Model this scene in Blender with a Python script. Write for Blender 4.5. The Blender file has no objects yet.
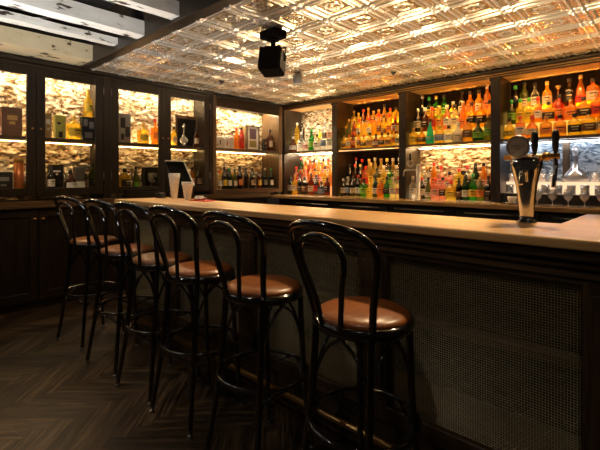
import bpy, math, random
import numpy as np
from mathutils import Vector, Matrix, noise
PI = math.pi
rnd = random.Random(7)
S = bpy.context.scene
COL = S.collection
H = 1.27                       # eye height

# ------------------------------------------------------------------ helpers
def smooth_path(pts, n=6, closed=False):
    P = [Vector(p) for p in pts]; out = []; N = len(P)
    rng = range(N if closed else N-1)
    for i in rng:
        if closed: a, b, c, d = P[(i-1) % N], P[i], P[(i+1) % N], P[(i+2) % N]
        else: a, b, c, d = P[max(i-1, 0)], P[i], P[i+1], P[min(i+2, N-1)]
        for k in range(n):
            t = k/n
            out.append(.5*((2*b)+(-a+c)*t+(2*a-5*b+4*c-d)*t*t+(-a+3*b-3*c+d)*t**3))
    if not closed: out.append(P[-1])
    return out

class MB:
    """collects geometry for ONE mesh"""
    def __init__(s): s.v = []; s.f = []; s.m = []; s.s = []
    def add(s, v, f, m=0, sm=False, M=None):
        o = len(s.v)
        for p in v:
            p = Vector(p)
            if M is not None: p = M @ p
            s.v.append(tuple(p))
        for q in f: s.f.append([o+i for i in q]); s.m.append(m); s.s.append(sm)
        return s
    def box(s, x0, x1, y0, y1, z0, z1, m=0, b=0.0, M=None):
        if b <= 0:
            v = [(x, y, z) for z in (z0, z1) for y in (y0, y1) for x in (x0, x1)]
            return s.add(v, [(0,2,3,1),(4,5,7,6),(0,1,5,4),(2,6,7,3),(0,4,6,2),(1,3,7,5)], m, False, M)
        X = (x0, x1); Y = (y0, y1); Z = (z0, z1); v = []; idx = {}
        for i in (0,1):
            for j in (0,1):
                for k in (0,1):
                    sx = 1-2*i; sy = 1-2*j; sz = 1-2*k
                    idx[i,j,k,0] = len(v); v.append((X[i], Y[j]+sy*b, Z[k]+sz*b))
                    idx[i,j,k,1] = len(v); v.append((X[i]+sx*b, Y[j], Z[k]+sz*b))
                    idx[i,j,k,2] = len(v); v.append((X[i]+sx*b, Y[j]+sy*b, Z[k]))
        f = []
        for i in (0,1):
            q = [idx[i,0,0,0], idx[i,1,0,0], idx[i,1,1,0], idx[i,0,1,0]]; f.append(q if i else q[::-1])
            q = [idx[0,i,0,1], idx[1,i,0,1], idx[1,i,1,1], idx[0,i,1,1]]; f.append(q[::-1] if i else q)
            q = [idx[0,0,i,2], idx[1,0,i,2], idx[1,1,i,2], idx[0,1,i,2]]; f.append(q if i else q[::-1])
        for a in (0,1):
            for c in (0,1):
                par = (a+c) % 2
                q = [idx[0,a,c,1], idx[1,a,c,1], idx[1,a,c,2], idx[0,a,c,2]]; f.append(q[::-1] if par else q)
                q = [idx[a,0,c,2], idx[a,1,c,2], idx[a,1,c,0], idx[a,0,c,0]]; f.append(q[::-1] if par else q)
                q = [idx[a,c,0,0], idx[a,c,1,0], idx[a,c,1,1], idx[a,c,0,1]]; f.append(q[::-1] if par else q)
                for k in (0,1):
                    q = [idx[a,c,k,0], idx[a,c,k,1], idx[a,c,k,2]]; f.append(q)
        return s.add(v, f, m, False, M)
    def lathe(s, prof, seg=16, m=0, c=(0,0,0), sq=0.0, sx=1, sy=1, M=None, cap=True, a0=0, a1=2*PI, sm=True):
        v = []; f = []; full = abs(a1-a0-2*PI) < 1e-6; n = seg if full else seg+1
        for r, z in prof:
            for k in range(n):
                a = a0+(a1-a0)*k/seg; ca, sa = math.cos(a), math.sin(a)
                q = 1.0
                if sq: q = 1/((abs(ca)**(2+sq*8)+abs(sa)**(2+sq*8))**(1/(2+sq*8)))
                v.append((c[0]+r*q*ca*sx, c[1]+r*q*sa*sy, c[2]+z))
        for i in range(len(prof)-1):
            for k in range(seg if not full else n):
                k2 = (k+1) % n if full else k+1
                f.append((i*n+k, i*n+k2, (i+1)*n+k2, (i+1)*n+k))
        s.add(v, f, m, sm, M)
        if cap and full:
            L = len(prof)-1; o = len(s.v)-len(v)
            for i, rev in ((0, True), (L, False)):
                if prof[i][0] > 1e-5:
                    q = [o+i*n+k for k in range(n)]
                    s.f.append(q[::-1] if rev else q); s.m.append(m); s.s.append(False)
        return s
    def tube(s, path, r, seg=8, m=0, closed=False, cap=True):
        P = [Vector(p) for p in path]; N = len(P); v = []; f = []
        up = None
        for i, p in enumerate(P):
            if closed: t = P[(i+1) % N]-P[(i-1) % N]
            else: t = P[min(i+1, N-1)]-P[max(i-1, 0)]
            t.normalize()
            if up is None:
                up = Vector((0,0,1)) if abs(t.z) < .9 else Vector((1,0,0))
            a = up-t*up.dot(t); a.normalize(); b = t.cross(a); up = a
            rr = r(i/(N-1)) if callable(r) else r
            for k in range(seg):
                w = 2*PI*k/seg; v.append(p+a*rr*math.cos(w)+b*rr*math.sin(w))
        for i in range(N if closed else N-1):
            j = (i+1) % N
            for k in range(seg):
                k2 = (k+1) % seg; f.append((i*seg+k, i*seg+k2, j*seg+k2, j*seg+k))
        s.add(v, f, m, True)
        if cap and not closed:
            o = len(s.v)-len(v)
            s.f.append([o+k for k in range(seg)][::-1]); s.m.append(m); s.s.append(False)
            s.f.append([o+(N-1)*seg+k for k in range(seg)]); s.m.append(m); s.s.append(False)
        return s
    def mesh(s, name, mats):
        me = bpy.data.meshes.new(name); me.from_pydata(s.v, [], s.f)
        for m in (mats if isinstance(mats, (list, tuple)) else [mats]): me.materials.append(m)
        me.polygons.foreach_set('material_index', s.m)
        me.polygons.foreach_set('use_smooth', s.s)
        me.update(); return me
    def build(s, name, mats, parent=None, loc=(0,0,0), rz=0):
        return link(name, s.mesh(name, mats), parent, loc, rz)

def link(name, me, parent=None, loc=(0,0,0), rz=0):
    o = bpy.data.objects.new(name, me); COL.objects.link(o)
    o.location = loc; o.rotation_euler = (0,0,rz)
    if parent: o.parent = parent
    return o
def tag(o, label=None, cat=None, group=None, kind=None):
    if label: o['label'] = label
    if cat: o['category'] = cat
    if group: o['group'] = group
    if kind: o['kind'] = kind
    return o
def thing(name, label, cat, loc=(0,0,0), rz=0, group=None):
    return tag(link(name, None, None, loc, rz), label, cat, group)
def box(name, m, parent, *a, b=0.0, loc=(0,0,0), rz=0):
    return MB().box(*a, b=b).build(name, m, parent, loc, rz)
def copy_tree(o, parent=None):
    c = o.copy(); COL.objects.link(c)
    if parent: c.parent = parent
    for ch in list(o.children): copy_tree(ch, c)
    return c

# ------------------------------------------------------------------ materials
def newmat(name):
    m = bpy.data.materials.new(name); m.use_nodes = True
    nt = m.node_tree; b = nt.nodes['Principled BSDF']
    return m, nt, b
def N(nt, t, **k):
    n = nt.nodes.new(t)
    for a, v in k.items():
        if a in n.inputs: n.inputs[a].default_value = v
        else: setattr(n, a, v)
    return n
def ramp(nt, fac, stops):
    r = nt.nodes.new('ShaderNodeValToRGB'); e = r.color_ramp.elements
    while len(e) < len(stops): e.new(.5)
    for i, (p, c) in enumerate(stops): e[i].position = p; e[i].color = (*c, 1)
    nt.links.new(fac, r.inputs[0]); return r
def coords(nt, scale=(1,1,1)):
    t = nt.nodes.new('ShaderNodeTexCoord'); mp = nt.nodes.new('ShaderNodeMapping')
    mp.inputs['Scale'].default_value = scale
    nt.links.new(t.outputs['Object'], mp.inputs[0]); return mp.outputs[0]
def plain(name, c, rough=.5, metal=0, bump=0, bs=60, spec=.5, coat=0):
    m, nt, b = newmat(name)
    b.inputs['Roughness'].default_value = rough; b.inputs['Metallic'].default_value = metal
    b.inputs['Specular IOR Level'].default_value = spec
    b.inputs['Coat Weight'].default_value = coat
    n = N(nt, 'ShaderNodeTexNoise', Scale=bs, Detail=3.0); nt.links.new(coords(nt), n.inputs['Vector'])
    r = ramp(nt, n.outputs['Fac'], [(.3, [x*.86 for x in c]), (.7, [min(1, x*1.1) for x in c])])
    nt.links.new(r.outputs[0], b.inputs['Base Color'])
    if bump:
        bp = N(nt, 'ShaderNodeBump', Strength=bump, Distance=.002); nt.links.new(n.outputs['Fac'], bp.inputs['Height'])
        nt.links.new(bp.outputs[0], b.inputs['Normal'])
    return m
def wood(name, c1, c2, axis='x', rough=.4, fine=1.0, spec=.5, attr=False, bump=.25):
    m, nt, b = newmat(name)
    st = {'x': (1.2,14,14), 'y': (14,1.2,14), 'z': (14,14,1.2)}[axis]
    v = coords(nt, [k*fine for k in st])
    n = N(nt, 'ShaderNodeTexNoise', Scale=2.2, Detail=6.0, Distortion=1.2); nt.links.new(v, n.inputs['Vector'])
    r = ramp(nt, n.outputs['Fac'], [(.28, c1), (.72, c2)])
    out = r.outputs[0]
    b.inputs['Roughness'].default_value = rough; b.inputs['Specular IOR Level'].default_value = spec
    nt.links.new(out, b.inputs['Base Color'])
    bp = N(nt, 'ShaderNodeBump', Strength=bump, Distance=.002); nt.links.new(n.outputs['Fac'], bp.inputs['Height'])
    nt.links.new(bp.outputs[0], b.inputs['Normal'])
    return m
def emit(name, c, s):
    m, nt, b = newmat(name)
    nt.nodes.remove(b); e = N(nt, 'ShaderNodeEmission', Strength=s); e.inputs[0].default_value = (*c, 1)
    nt.links.new(e.outputs[0], nt.nodes['Material Output'].inputs[0]); return m
def glass(name, c, transl=.35, spec=.12, tint=None, rough=.04, blend=.35):
    """thin walled glass: tinted see-through, some scattering, mirror reflection on top"""
    m, nt, b = newmat(name); nt.nodes.remove(b)
    tr = nt.nodes.new('ShaderNodeBsdfTransparent'); tr.inputs[0].default_value = (*c, 1)
    tl = nt.nodes.new('ShaderNodeBsdfTranslucent'); tl.inputs[0].default_value = (*(tint or c), 1)
    gl = nt.nodes.new('ShaderNodeBsdfGlossy'); gl.inputs['Roughness'].default_value = rough
    gl.inputs[0].default_value = (.9,.9,.9,1)
    a = N(nt, 'ShaderNodeMixShader'); a.inputs[0].default_value = transl
    nt.links.new(tr.outputs[0], a.inputs[1]); nt.links.new(tl.outputs[0], a.inputs[2])
    lw = N(nt, 'ShaderNodeLayerWeight', Blend=blend)
    mt = nt.nodes.new('ShaderNodeMath'); mt.operation = 'MULTIPLY_ADD'
    mt.inputs[1].default_value = .55; mt.inputs[2].default_value = spec*.4
    nt.links.new(lw.outputs['Fresnel'], mt.inputs[0])
    d = N(nt, 'ShaderNodeMixShader'); nt.links.new(mt.outputs[0], d.inputs[0])
    nt.links.new(a.outputs[0], d.inputs[1]); nt.links.new(gl.outputs[0], d.inputs[2])
    nt.links.new(d.outputs[0], nt.nodes['Material Output'].inputs[0]); return m

M = {}
M['darkx'] = wood('dark oak along x', (.006,.004,.0025), (.030,.018,.009), 'x', .38)
M['darky'] = wood('dark oak along y', (.006,.004,.0025), (.030,.018,.009), 'y', .38)
M['darkz'] = wood('dark oak upright', (.006,.004,.0025), (.030,.018,.009), 'z', .38)
M['midx'] = wood('brown oak along x', (.05,.028,.012), (.16,.09,.04), 'x', .35)
M['midy'] = wood('brown oak along y', (.05,.028,.012), (.16,.09,.04), 'y', .35)
M['midz'] = wood('brown oak upright', (.05,.028,.012), (.16,.09,.04), 'z', .35)
M['bartop'] = wood('varnished bar top', (.42,.22,.08), (.70,.43,.19), 'x', .3, .8, .6)
M['counter'] = wood('counter top', (.22,.13,.055), (.48,.31,.14), 'x', .22, .8, .6)
M['black'] = plain('black lacquered bentwood', (.004,.003,.0025), .10, 0, 0, 30, 1.0, 1.0)
M['matte'] = plain('matte black', (.008,.008,.008), .6)
M['charcoal'] = plain('black plastic', (.015,.014,.013), .4)
M['leather'] = plain('tan leather', (.20,.060,.012), .32, 0, .5, 45, .5)
M['brass'] = plain('aged brass', (.55,.33,.12), .3, 1)
M['chrome'] = plain('polished chrome', (.72,.70,.67), .1, 1)
M['steel'] = plain('brushed steel', (.45,.43,.40), .3, 1)
M['wire'] = plain('antique brass wire', (.36,.30,.19), .36, .7)
M['white'] = plain('white card', (.86,.84,.80), .6)
M['ceramic'] = plain('white glazed ceramic', (.75,.73,.70), .2)
M['red'] = plain('red paper', (.55,.03,.02), .5)
M['under'] = plain('dark boards', (.008,.006,.004), .8, 0, .5, 12)
M['grey'] = plain('grey enamel', (.25,.24,.22), .5)

def paint():
    m, nt, b = newmat('flaking white paint')
    v = coords(nt, (9,3,9)); n = N(nt, 'ShaderNodeTexNoise', Scale=1.6, Detail=8.0, Roughness=.62); nt.links.new(v, n.inputs['Vector'])
    r = ramp(nt, n.outputs['Fac'], [(.0, (.03,.018,.010)), (.375, (.04,.025,.015)), (.395, (.60,.55,.46)), (1, (.82,.78,.70))])
    nt.links.new(r.outputs[0], b.inputs['Base Color']); b.inputs['Roughness'].default_value = .55
    bp = N(nt, 'ShaderNodeBump', Strength=.6, Distance=.004); nt.links.new(n.outputs['Fac'], bp.inputs['Height'])
    nt.links.new(bp.outputs[0], b.inputs['Normal']); return m
M['paint'] = paint()
def paint2():
    m, nt, b = newmat('flaking cream paint')
    v = coords(nt, (7,4,7)); n = N(nt, 'ShaderNodeTexNoise', Scale=1.5, Detail=7.0, Roughness=.6); nt.links.new(v, n.inputs['Vector'])
    r = ramp(nt, n.outputs['Fac'], [(.0, (.03,.018,.010)), (.375, (.05,.03,.015)), (.39, (.58,.46,.27)), (1, (.74,.62,.40))])
    nt.links.new(r.outputs[0], b.inputs['Base Color']); b.inputs['Roughness'].default_value = .55; return m
M['cream'] = paint2()
def stone(name='rough plastered stone', c=((.10,.05,.018), (.42,.27,.12), (.88,.80,.64))):
    m, nt, b = newmat(name)
    n = N(nt, 'ShaderNodeTexNoise', Scale=1.0, Detail=5.0, Roughness=.6, Distortion=1.0); nt.links.new(coords(nt, (11,11,24)), n.inputs['Vector'])
    r = ramp(nt, n.outputs['Fac'], [(.36, c[0]), (.45, c[1]), (.55, c[2])])
    nt.links.new(r.outputs[0], b.inputs['Base Color']); b.inputs['Roughness'].default_value = .85
    n2 = N(nt, 'ShaderNodeTexNoise', Scale=30.0, Detail=5.0); nt.links.new(coords(nt), n2.inputs['Vector'])
    bp = N(nt, 'ShaderNodeBump', Strength=.9, Distance=.02); nt.links.new(n2.outputs['Fac'], bp.inputs['Height'])
    nt.links.new(bp.outputs[0], b.inputs['Normal']); return m
M['stone'] = stone()
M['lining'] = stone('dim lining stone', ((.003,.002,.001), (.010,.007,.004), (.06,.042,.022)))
M['marble'] = stone('pale blue grey marbled panel', ((.05,.07,.09), (.16,.21,.27), (.50,.56,.62)))
def tin():
    m, nt, b = newmat('pressed tin')
    n = N(nt, 'ShaderNodeTexNoise', Scale=5.0, Detail=8.0, Roughness=.65); nt.links.new(coords(nt), n.inputs['Vector'])
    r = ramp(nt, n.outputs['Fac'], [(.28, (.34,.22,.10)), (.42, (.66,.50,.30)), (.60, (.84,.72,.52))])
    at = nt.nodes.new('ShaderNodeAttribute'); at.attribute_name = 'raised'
    mx = nt.nodes.new('ShaderNodeMix'); mx.data_type = 'RGBA'; nt.links.new(at.outputs['Fac'], mx.inputs[0])  # raised ribs tinted paler: their highlight lines are put into the colour
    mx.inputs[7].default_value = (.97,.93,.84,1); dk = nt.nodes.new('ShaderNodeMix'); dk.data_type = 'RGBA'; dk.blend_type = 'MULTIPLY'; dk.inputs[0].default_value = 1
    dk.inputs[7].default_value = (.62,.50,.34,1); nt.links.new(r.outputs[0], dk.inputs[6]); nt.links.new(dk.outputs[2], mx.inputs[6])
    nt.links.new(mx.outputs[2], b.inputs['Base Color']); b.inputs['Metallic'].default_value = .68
    rr = ramp(nt, n.outputs['Fac'], [(.35, (.30,.30,.30)), (.65, (.17,.17,.17))]); nt.links.new(rr.outputs[0], b.inputs['Roughness'])
    n2 = N(nt, 'ShaderNodeTexNoise', Scale=22.0, Detail=4.0, Distortion=1.5); nt.links.new(coords(nt), n2.inputs['Vector'])
    bp = N(nt, 'ShaderNodeBump', Strength=.12, Distance=.004); nt.links.new(n2.outputs['Fac'], bp.inputs['Height'])
    nt.links.new(bp.outputs[0], b.inputs['Normal']); return m
M['tin'] = tin()
def floor_mat():
    m, nt, b = newmat('worn dark herringbone oak')
    at = nt.nodes.new('ShaderNodeAttribute'); at.attribute_name = 'plank'
    sep = nt.nodes.new('ShaderNodeSeparateColor'); nt.links.new(at.outputs['Color'], sep.inputs[0])
    uv = nt.nodes.new('ShaderNodeUVMap'); uv.uv_map = 'grain'
    mp = nt.nodes.new('ShaderNodeMapping'); mp.inputs['Scale'].default_value = (2.5,38,1); nt.links.new(uv.outputs[0], mp.inputs[0])
    n = N(nt, 'ShaderNodeTexNoise', Scale=1.0, Detail=7.0, Distortion=.8, Roughness=.65); nt.links.new(mp.outputs[0], n.inputs['Vector'])
    r = ramp(nt, n.outputs['Fac'], [(.34, (.010,.006,.003)), (.5, (.06,.036,.019)), (.68, (.20,.13,.07))])
    mx = nt.nodes.new('ShaderNodeMix'); mx.data_type = 'RGBA'; mx.blend_type = 'MULTIPLY'; mx.inputs[0].default_value = 1
    r2 = ramp(nt, sep.outputs[0], [(0, (.28,.25,.22)), (1, (1.0,1.0,1.0))])
    nt.links.new(r.outputs[0], mx.inputs[6]); nt.links.new(r2.outputs[0], mx.inputs[7])
    nt.links.new(mx.outputs[2], b.inputs['Base Color']); b.inputs['Roughness'].default_value = .42
    bp = N(nt, 'ShaderNodeBump', Strength=.8, Distance=.004); nt.links.new(n.outputs['Fac'], bp.inputs['Height'])
    nt.links.new(bp.outputs[0], b.inputs['Normal']); return m
M['floor'] = floor_mat()
def step_mat(name, c, s): return emit(name, c, s)
WARM = (1,.56,.20); GOLD = (1,.70,.36); PALE = (1,.84,.62); COOL = (.86,.92,1.0)
M['walnut'] = wood('walnut shelf', (.03,.017,.008), (.10,.055,.025), 'y', .45)
M['honey'] = wood('honey pine soffit', (.30,.15,.045), (.62,.36,.13), 'x', .5)
M['walnutx'] = wood('walnut along x', (.022,.012,.006), (.085,.048,.022), 'x', .35)
M['walnutz'] = wood('walnut upright', (.022,.012,.006), (.085,.048,.022), 'z', .35)
M['dull'] = plain('dull dark backing', (.006,.004,.0025), .9, 0, 0, 60, .03)
M['led'] = emit('warm light strip', (1,.62,.27), 75)
M['ledpale'] = emit('pale warm light strip', (1,.76,.46), 95)
M['ledamber'] = emit('amber light strip', (1,.50,.14), 75)
M['backpale'] = emit('added pale back strip', (1,.80,.52), 150)
M['backamber'] = emit('added amber back strip', (1,.52,.13), 330)
M['ledgold'] = emit('gold light strip', (1,.58,.20), 30)
M['ledcool'] = emit('cool light strip', COOL, 22)
M['stepwarm'] = emit('lit acrylic step amber', (1,.52,.08), .8)
M['steppink'] = emit('lit acrylic step rose', (1,.36,.12), .75)
M['steppale'] = emit('lit acrylic step pale', (1,.66,.33), .8)
M['stepcool'] = emit('lit acrylic step white', (1,.62,.36), .8)
# bottle glass
G = {
 'amber': glass('amber spirit glass', (1,.72,.13), .5, tint=(1,.60,.07)),
 'gold': glass('golden spirit glass', (1,.84,.24), .45, tint=(1,.76,.13)),
 'orange': glass('deep orange glass', (1,.56,.08), .5, tint=(1,.45,.04)),
 'brown': glass('dark brown glass', (.38,.12,.03), .35, tint=(.4,.13,.03)),
 'red': glass('red glass', (.80,.14,.06), .4),
 'pink': glass('rose glass', (1,.55,.40), .45),
 'green': glass('green glass', (.12,.55,.12), .35, tint=(.06,.45,.07)),
 'darkgreen': glass('dark green glass', (.07,.20,.05), .35),
 'olive': glass('olive glass', (.35,.38,.10), .35),
 'teal': glass('teal glass', (.10,.85,.75), .75, tint=(.10,.9,.82)),
 'clear': glass('clear glass', (.93,.92,.88), .12),
 'white': plain('white bottle', (.78,.74,.68), .3),
 'black': glass('near black glass', (.035,.02,.012), .3, .3),
 'yellow': glass('yellow glass', (1,.85,.12), .5),
}
P = {
 'cream': plain('cream label paper', (.70,.60,.42), .6), 'white': plain('white label paper', (.80,.78,.72), .6),
 'black': plain('black label paper', (.012,.010,.009), .5), 'red': plain('red label paper', (.62,.04,.025), .5),
 'yellow': plain('yellow label paper', (.85,.62,.06), .5), 'blue': plain('slate blue label paper', (.16,.24,.42), .5),
 'green': plain('green label paper', (.25,.55,.06), .5), 'orange': plain('orange label paper', (.85,.25,.04), .5),
 'pink': plain('pink label paper', (.85,.45,.38), .5), 'tan': plain('tan label paper', (.42,.22,.08), .6), 'brown': plain('brown label paper', (.16,.06,.025), .5),
 'teal': plain('teal label', (.02,.5,.42), .4),
}
CAPM = {'black': plain('black cap', (.012,.011,.010), .35), 'gold': plain('gold foil cap', (.75,.48,.14), .3, .9),
 'red': plain('red cap', (.6,.03,.02), .4), 'cork': plain('cork stopper', (.42,.24,.10), .7),
 'white': plain('white cap', (.75,.73,.70), .4), 'green': plain('green foil cap', (.03,.40,.07), .35),
 'silver': plain('silver cap', (.6,.6,.6), .3, .9)}

# ------------------------------------------------------------------ bottles
SH = {  # profile, squareness, sx, sy, label z0, z1, total height, cap radius, cap z0,z1
 'round': dict(p=[(.036,0),(.039,.006),(.039,.165),(.035,.185),(.020,.205),(.0145,.22),(.0145,.268)], sq=0, h=.30, cr=.0165, lab=(.055,.14)),
 'wine': dict(p=[(.035,0),(.037,.006),(.037,.18),(.033,.205),(.019,.235),(.0145,.26),(.0145,.30)], sq=0, h=.325, cr=.0155, lab=(.05,.135)),
 'square': dict(p=[(.040,0),(.042,.006),(.042,.17),(.038,.185),(.018,.198),(.0145,.205),(.0145,.238)], sq=.6, h=.265, cr=.017, lab=(.045,.135)),
 'wide': dict(p=[(.050,0),(.054,.007),(.054,.15),(.048,.168),(.022,.182),(.017,.19),(.017,.222)], sq=.55, h=.255, cr=.021, lab=(.035,.12), sy=.8),
 'squat': dict(p=[(.046,0),(.052,.012),(.054,.06),(.048,.115),(.030,.145),(.016,.165),(.0145,.21)], sq=0, h=.24, cr=.018, lab=(.03,.095)),
 'tall': dict(p=[(.030,0),(.032,.006),(.032,.21),(.028,.235),(.016,.26),(.0135,.275),(.0135,.31)], sq=0, h=.34, cr=.0155, lab=(.06,.16)),
 'cone': dict(p=[(.041,0),(.043,.008),(.040,.09),(.030,.17),(.018,.225),(.013,.25),(.013,.285)], sq=0, h=.315, cr=.016, lab=(.03,.10)),
 'decanter': dict(p=[(.052,0),(.058,.015),(.056,.07),(.036,.11),(.016,.14),(.012,.19),(.013,.25)], sq=0, h=.285, cr=.017, lab=(.03,.075)),
}
for _d in SH.values():
    _d['p'] = [(r*1.17, z) for r, z in _d['p']]; _d['cr'] *= 1.12
_c = {}
def cache(key, fn):
    if key not in _c: _c[key] = fn()
    return _c[key]
def rad_at(p, z):
    for (r0, z0), (r1, z1) in zip(p, p[1:]):
        if z0 <= z <= z1: return r0+(r1-r0)*(z-z0)/max(1e-6, z1-z0)
    return p[-1][0]
def bottle_meshes(sh, g, cap, lab, k):
    d = SH[sh]; sy = d.get('sy', 1); p = [(r*k, z*k) for r, z in d['p']]
    def body():
        b = MB(); b.lathe([(p[0][0]*.8, .001)]+p, 14, 0, sq=d['sq'], sy=sy); return b.mesh('bottle_body', G[g])
    def capm():
        b = MB(); z0 = p[-1][1]-.012*k; z1 = d['h']*k; r = d['cr']*k
        if sh == 'decanter': b.lathe([(.009,z0),(.010,z0+.02),(.022,z0+.03),(.026,z0+.05),(.018,z1+.01),(0,z1+.014)], 10)
        else: b.lathe([(r,z0),(r*1.03,z0+.004),(r*1.03,z1-.004),(r*.8,z1)], 10)
        return b.mesh('bottle_cap', CAPM[cap])
    def labm():
        b = MB(); z0, z1 = d['lab'][0]*k, d['lab'][1]*k
        n = 5; pr = [(rad_at(p, z0+(z1-z0)*i/(n-1))+.0012, z0+(z1-z0)*i/(n-1)) for i in range(n)]
        b.lathe(pr, 12, 0, sq=d['sq'], sy=sy, a0=PI*1.08, a1=PI*2.02, cap=False)
        for zz0, zz1, a in ((.66,.80,.17), (.34,.40,.13)):
            q = [(rad_at(p, z0+(z1-z0)*t)+.0022, z0+(z1-z0)*t) for t in (zz0, zz1)]
            b.lathe(q, 6, 1, sq=d['sq'], sy=sy, a0=PI*(1.55-a), a1=PI*(1.55+a), cap=False)
        ink = P['black'] if lab not in ('black','brown','blue','teal') else P['cream']
        return b.mesh('bottle_label', [P[lab], ink])
    return (cache(('b',sh,g,k), body), cache(('c',sh,cap,k), capm), cache(('l',sh,lab,k), labm) if lab else None)
ORD = 'first second third fourth fifth sixth seventh eighth ninth tenth eleventh twelfth thirteenth fourteenth'.split()
SHW = dict(round='round', wine='tall shouldered', square='square', wide='broad square', squat='squat', tall='slim', cone='tapering', decanter='long-necked')
GW = dict(amber='amber', gold='golden', orange='orange', brown='dark brown', red='red', pink='rose', green='bright green', darkgreen='dark green',
          olive='olive', teal='teal', clear='clear', white='white', black='black', yellow='yellow')
def bottle(sh, g, cap, lab, x, y, z, where, group, k=1.0, rz=0.0):
    d = f"{GW[g]} {SHW[sh]} bottle" + (f", {lab} label" if lab else '')
    t = thing('bottle', f"{d}, {where}", 'bottle', (x,y,z), rz, group)
    a, c, l = bottle_meshes(sh, g, cap, lab, k)
    link('bottle_body', a, t); link('bottle_cap', c, t)
    if l: link('bottle_label', l, t)
    return t

# ------------------------------------------------------------------ setting
XL = -4.62   # cabinet fronts on the left
YB = 4.60    # shelving front at the back
def heightfield(name, us, vs, fn, mat, parent=None, flip=False):
    nu, nv = len(us), len(vs)
    v = [fn(u, w) for w in vs for u in us]
    f = []
    for j in range(nv-1):
        for i in range(nu-1):
            q = (j*nu+i, j*nu+i+1, (j+1)*nu+i+1, (j+1)*nu+i); f.append(q[::-1] if flip else q)
    me = bpy.data.meshes.new(name); me.from_pydata(v, [], f); me.materials.append(mat)
    me.polygons.foreach_set('use_smooth', [True]*len(f)); me.update()
    return link(name, me, parent)
def rock(a, b):
    p = Vector((a*9.0, b*19.0, 3.3)); p += noise.noise_vector(p*.5)*.9
    dd, _ = noise.voronoi(p)
    return min(dd[1]-dd[0], .4)*.11+noise.fractal(Vector((a*18, b*34, 1)), .8, 2.0, 3)*.012
# floor
def make_floor():
    W = .085; n = 6; ca = math.cos(PI/4); sa = ca; v = []; f = []; tone = []; uvs = []
    r = random.Random(3)
    def plank(x0, y0, x1, y1, horiz):
        cx, cy = (x0+x1)/2*W, (y0+y1)/2*W
        X, Y = cx*ca-cy*sa-2.0, cx*sa+cy*ca+1.5
        if not (-5.3 < X < 2.3 and -1.8 < Y < 5.3): return
        o = len(v); g = .0011; ox, oy = r.random()*9, r.random()*9
        for a, b in ((x0*W+g, y0*W+g), (x1*W-g, y0*W+g), (x1*W-g, y1*W-g), (x0*W+g, y1*W-g)):
            v.append((a*ca-b*sa-2.0, a*sa+b*ca+1.5, 0.0))
            uvs.append((a+ox, b+oy) if horiz else (b+ox, a+oy))
        f.append((o,o+1,o+2,o+3)); tone.append(r.random())
    for j in range(-70, 71):
        for m in range(-8, 9):
            x = j+2*n*m; plank(x, j, x+n, j+1, True)
            c = j+2*n*m; plank(c, j-2*n+1, c+1, j-n+1, False)
    o = len(v); v += [(-5.3,-1.8,-.003),(2.3,-1.8,-.003),(2.3,5.3,-.003),(-5.3,5.3,-.003)]; f.append((o,o+1,o+2,o+3)); tone.append(0); uvs += [(0,0)]*4
    me = bpy.data.meshes.new('floor'); me.from_pydata(v, [], f); me.materials.append(M['floor'])
    ca_ = me.color_attributes.new('plank', 'FLOAT_COLOR', 'CORNER'); uv = me.uv_layers.new(name='grain')
    for p_ in me.polygons:
        for li in p_.loop_indices:
            t = tone[p_.index]; ca_.data[li].color = (t,t,t,1); uv.data[li].uv = uvs[me.loops[li].vertex_index]
    return tag(link('floor', me), kind='structure')
make_floor()
# stone walls
us = np.arange(-.6, 5.06, .014); vs = np.arange(1.0, 2.43, .010)
o = heightfield('wall_left', us, vs, lambda u, w: (-5.06+rock(u, w), u, w), M['stone']); tag(o, kind='structure')
us = np.arange(-5.1, 1.6, .014)
o = heightfield('wall_back', us, vs, lambda u, w: (u, 5.09-rock(u+30, w), w), M['stone'], flip=True); tag(o, kind='structure')
# pressed tin ceiling
def tile_h(x, y):
    T = .335; u = (x-.115) % T; w = (y+.02) % T
    du = min(u, T-u); dw = min(w, T-w); h = 0
    for d in (du, dw):
        h += .015*math.exp(-((d-.030)/.010)**2)+.006*math.exp(-((d-.001)/.006)**2)
    cu, cw = u-T/2, w-T/2; e = math.hypot(cu, cw*1.05)
    if max(abs(cu), abs(cw)) < T/2-.04:
        m = max(abs(cu), abs(cw)); h += .010*math.exp(-((m-.100)/.009)**2)
        a = math.atan2(cw, cu)
        h += .010*math.exp(-((e-.052-.010*math.cos(8*a))/.012)**2)+.006*math.exp(-(e/.016)**2)
    return h+.003*noise.noise(Vector((x*3.6, y*3.6, 0)))
us = np.arange(-4.66, 1.6, .0105); vs = np.arange(1.66, 4.66, .0105)
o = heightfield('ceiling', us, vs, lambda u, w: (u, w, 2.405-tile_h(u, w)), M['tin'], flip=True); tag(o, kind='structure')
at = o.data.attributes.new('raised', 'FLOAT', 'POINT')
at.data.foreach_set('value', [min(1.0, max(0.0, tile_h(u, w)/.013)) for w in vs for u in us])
# header beam and boarded ceiling over the seating side
o = box('trim_1', M['darkx'], None, -4.66, 1.6, 1.58, 1.69, 2.395, 2.86, b=.006); tag(o, kind='structure')
b = MB()
for i in range(14): b.box(-4.7+i*.45, -4.7+i*.45+.43, -1.5, 1.6, 2.82+.004*(i % 3), 2.86)
o = b.build('ceiling', M['under']); tag(o, kind='structure')
# cables clipped beneath the boards
cb = MB().tube(smooth_path([(-3.6,1.56,2.60),(-3.75,1.2,2.585),(-3.9,.95,2.56),(-4.1,.8,2.575),(-4.2,.5,2.572)]), .006).build('ceiling_cable', M['white'])
tag(cb, 'thin pale cable looped between the painted ceiling joists', 'cable')

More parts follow.
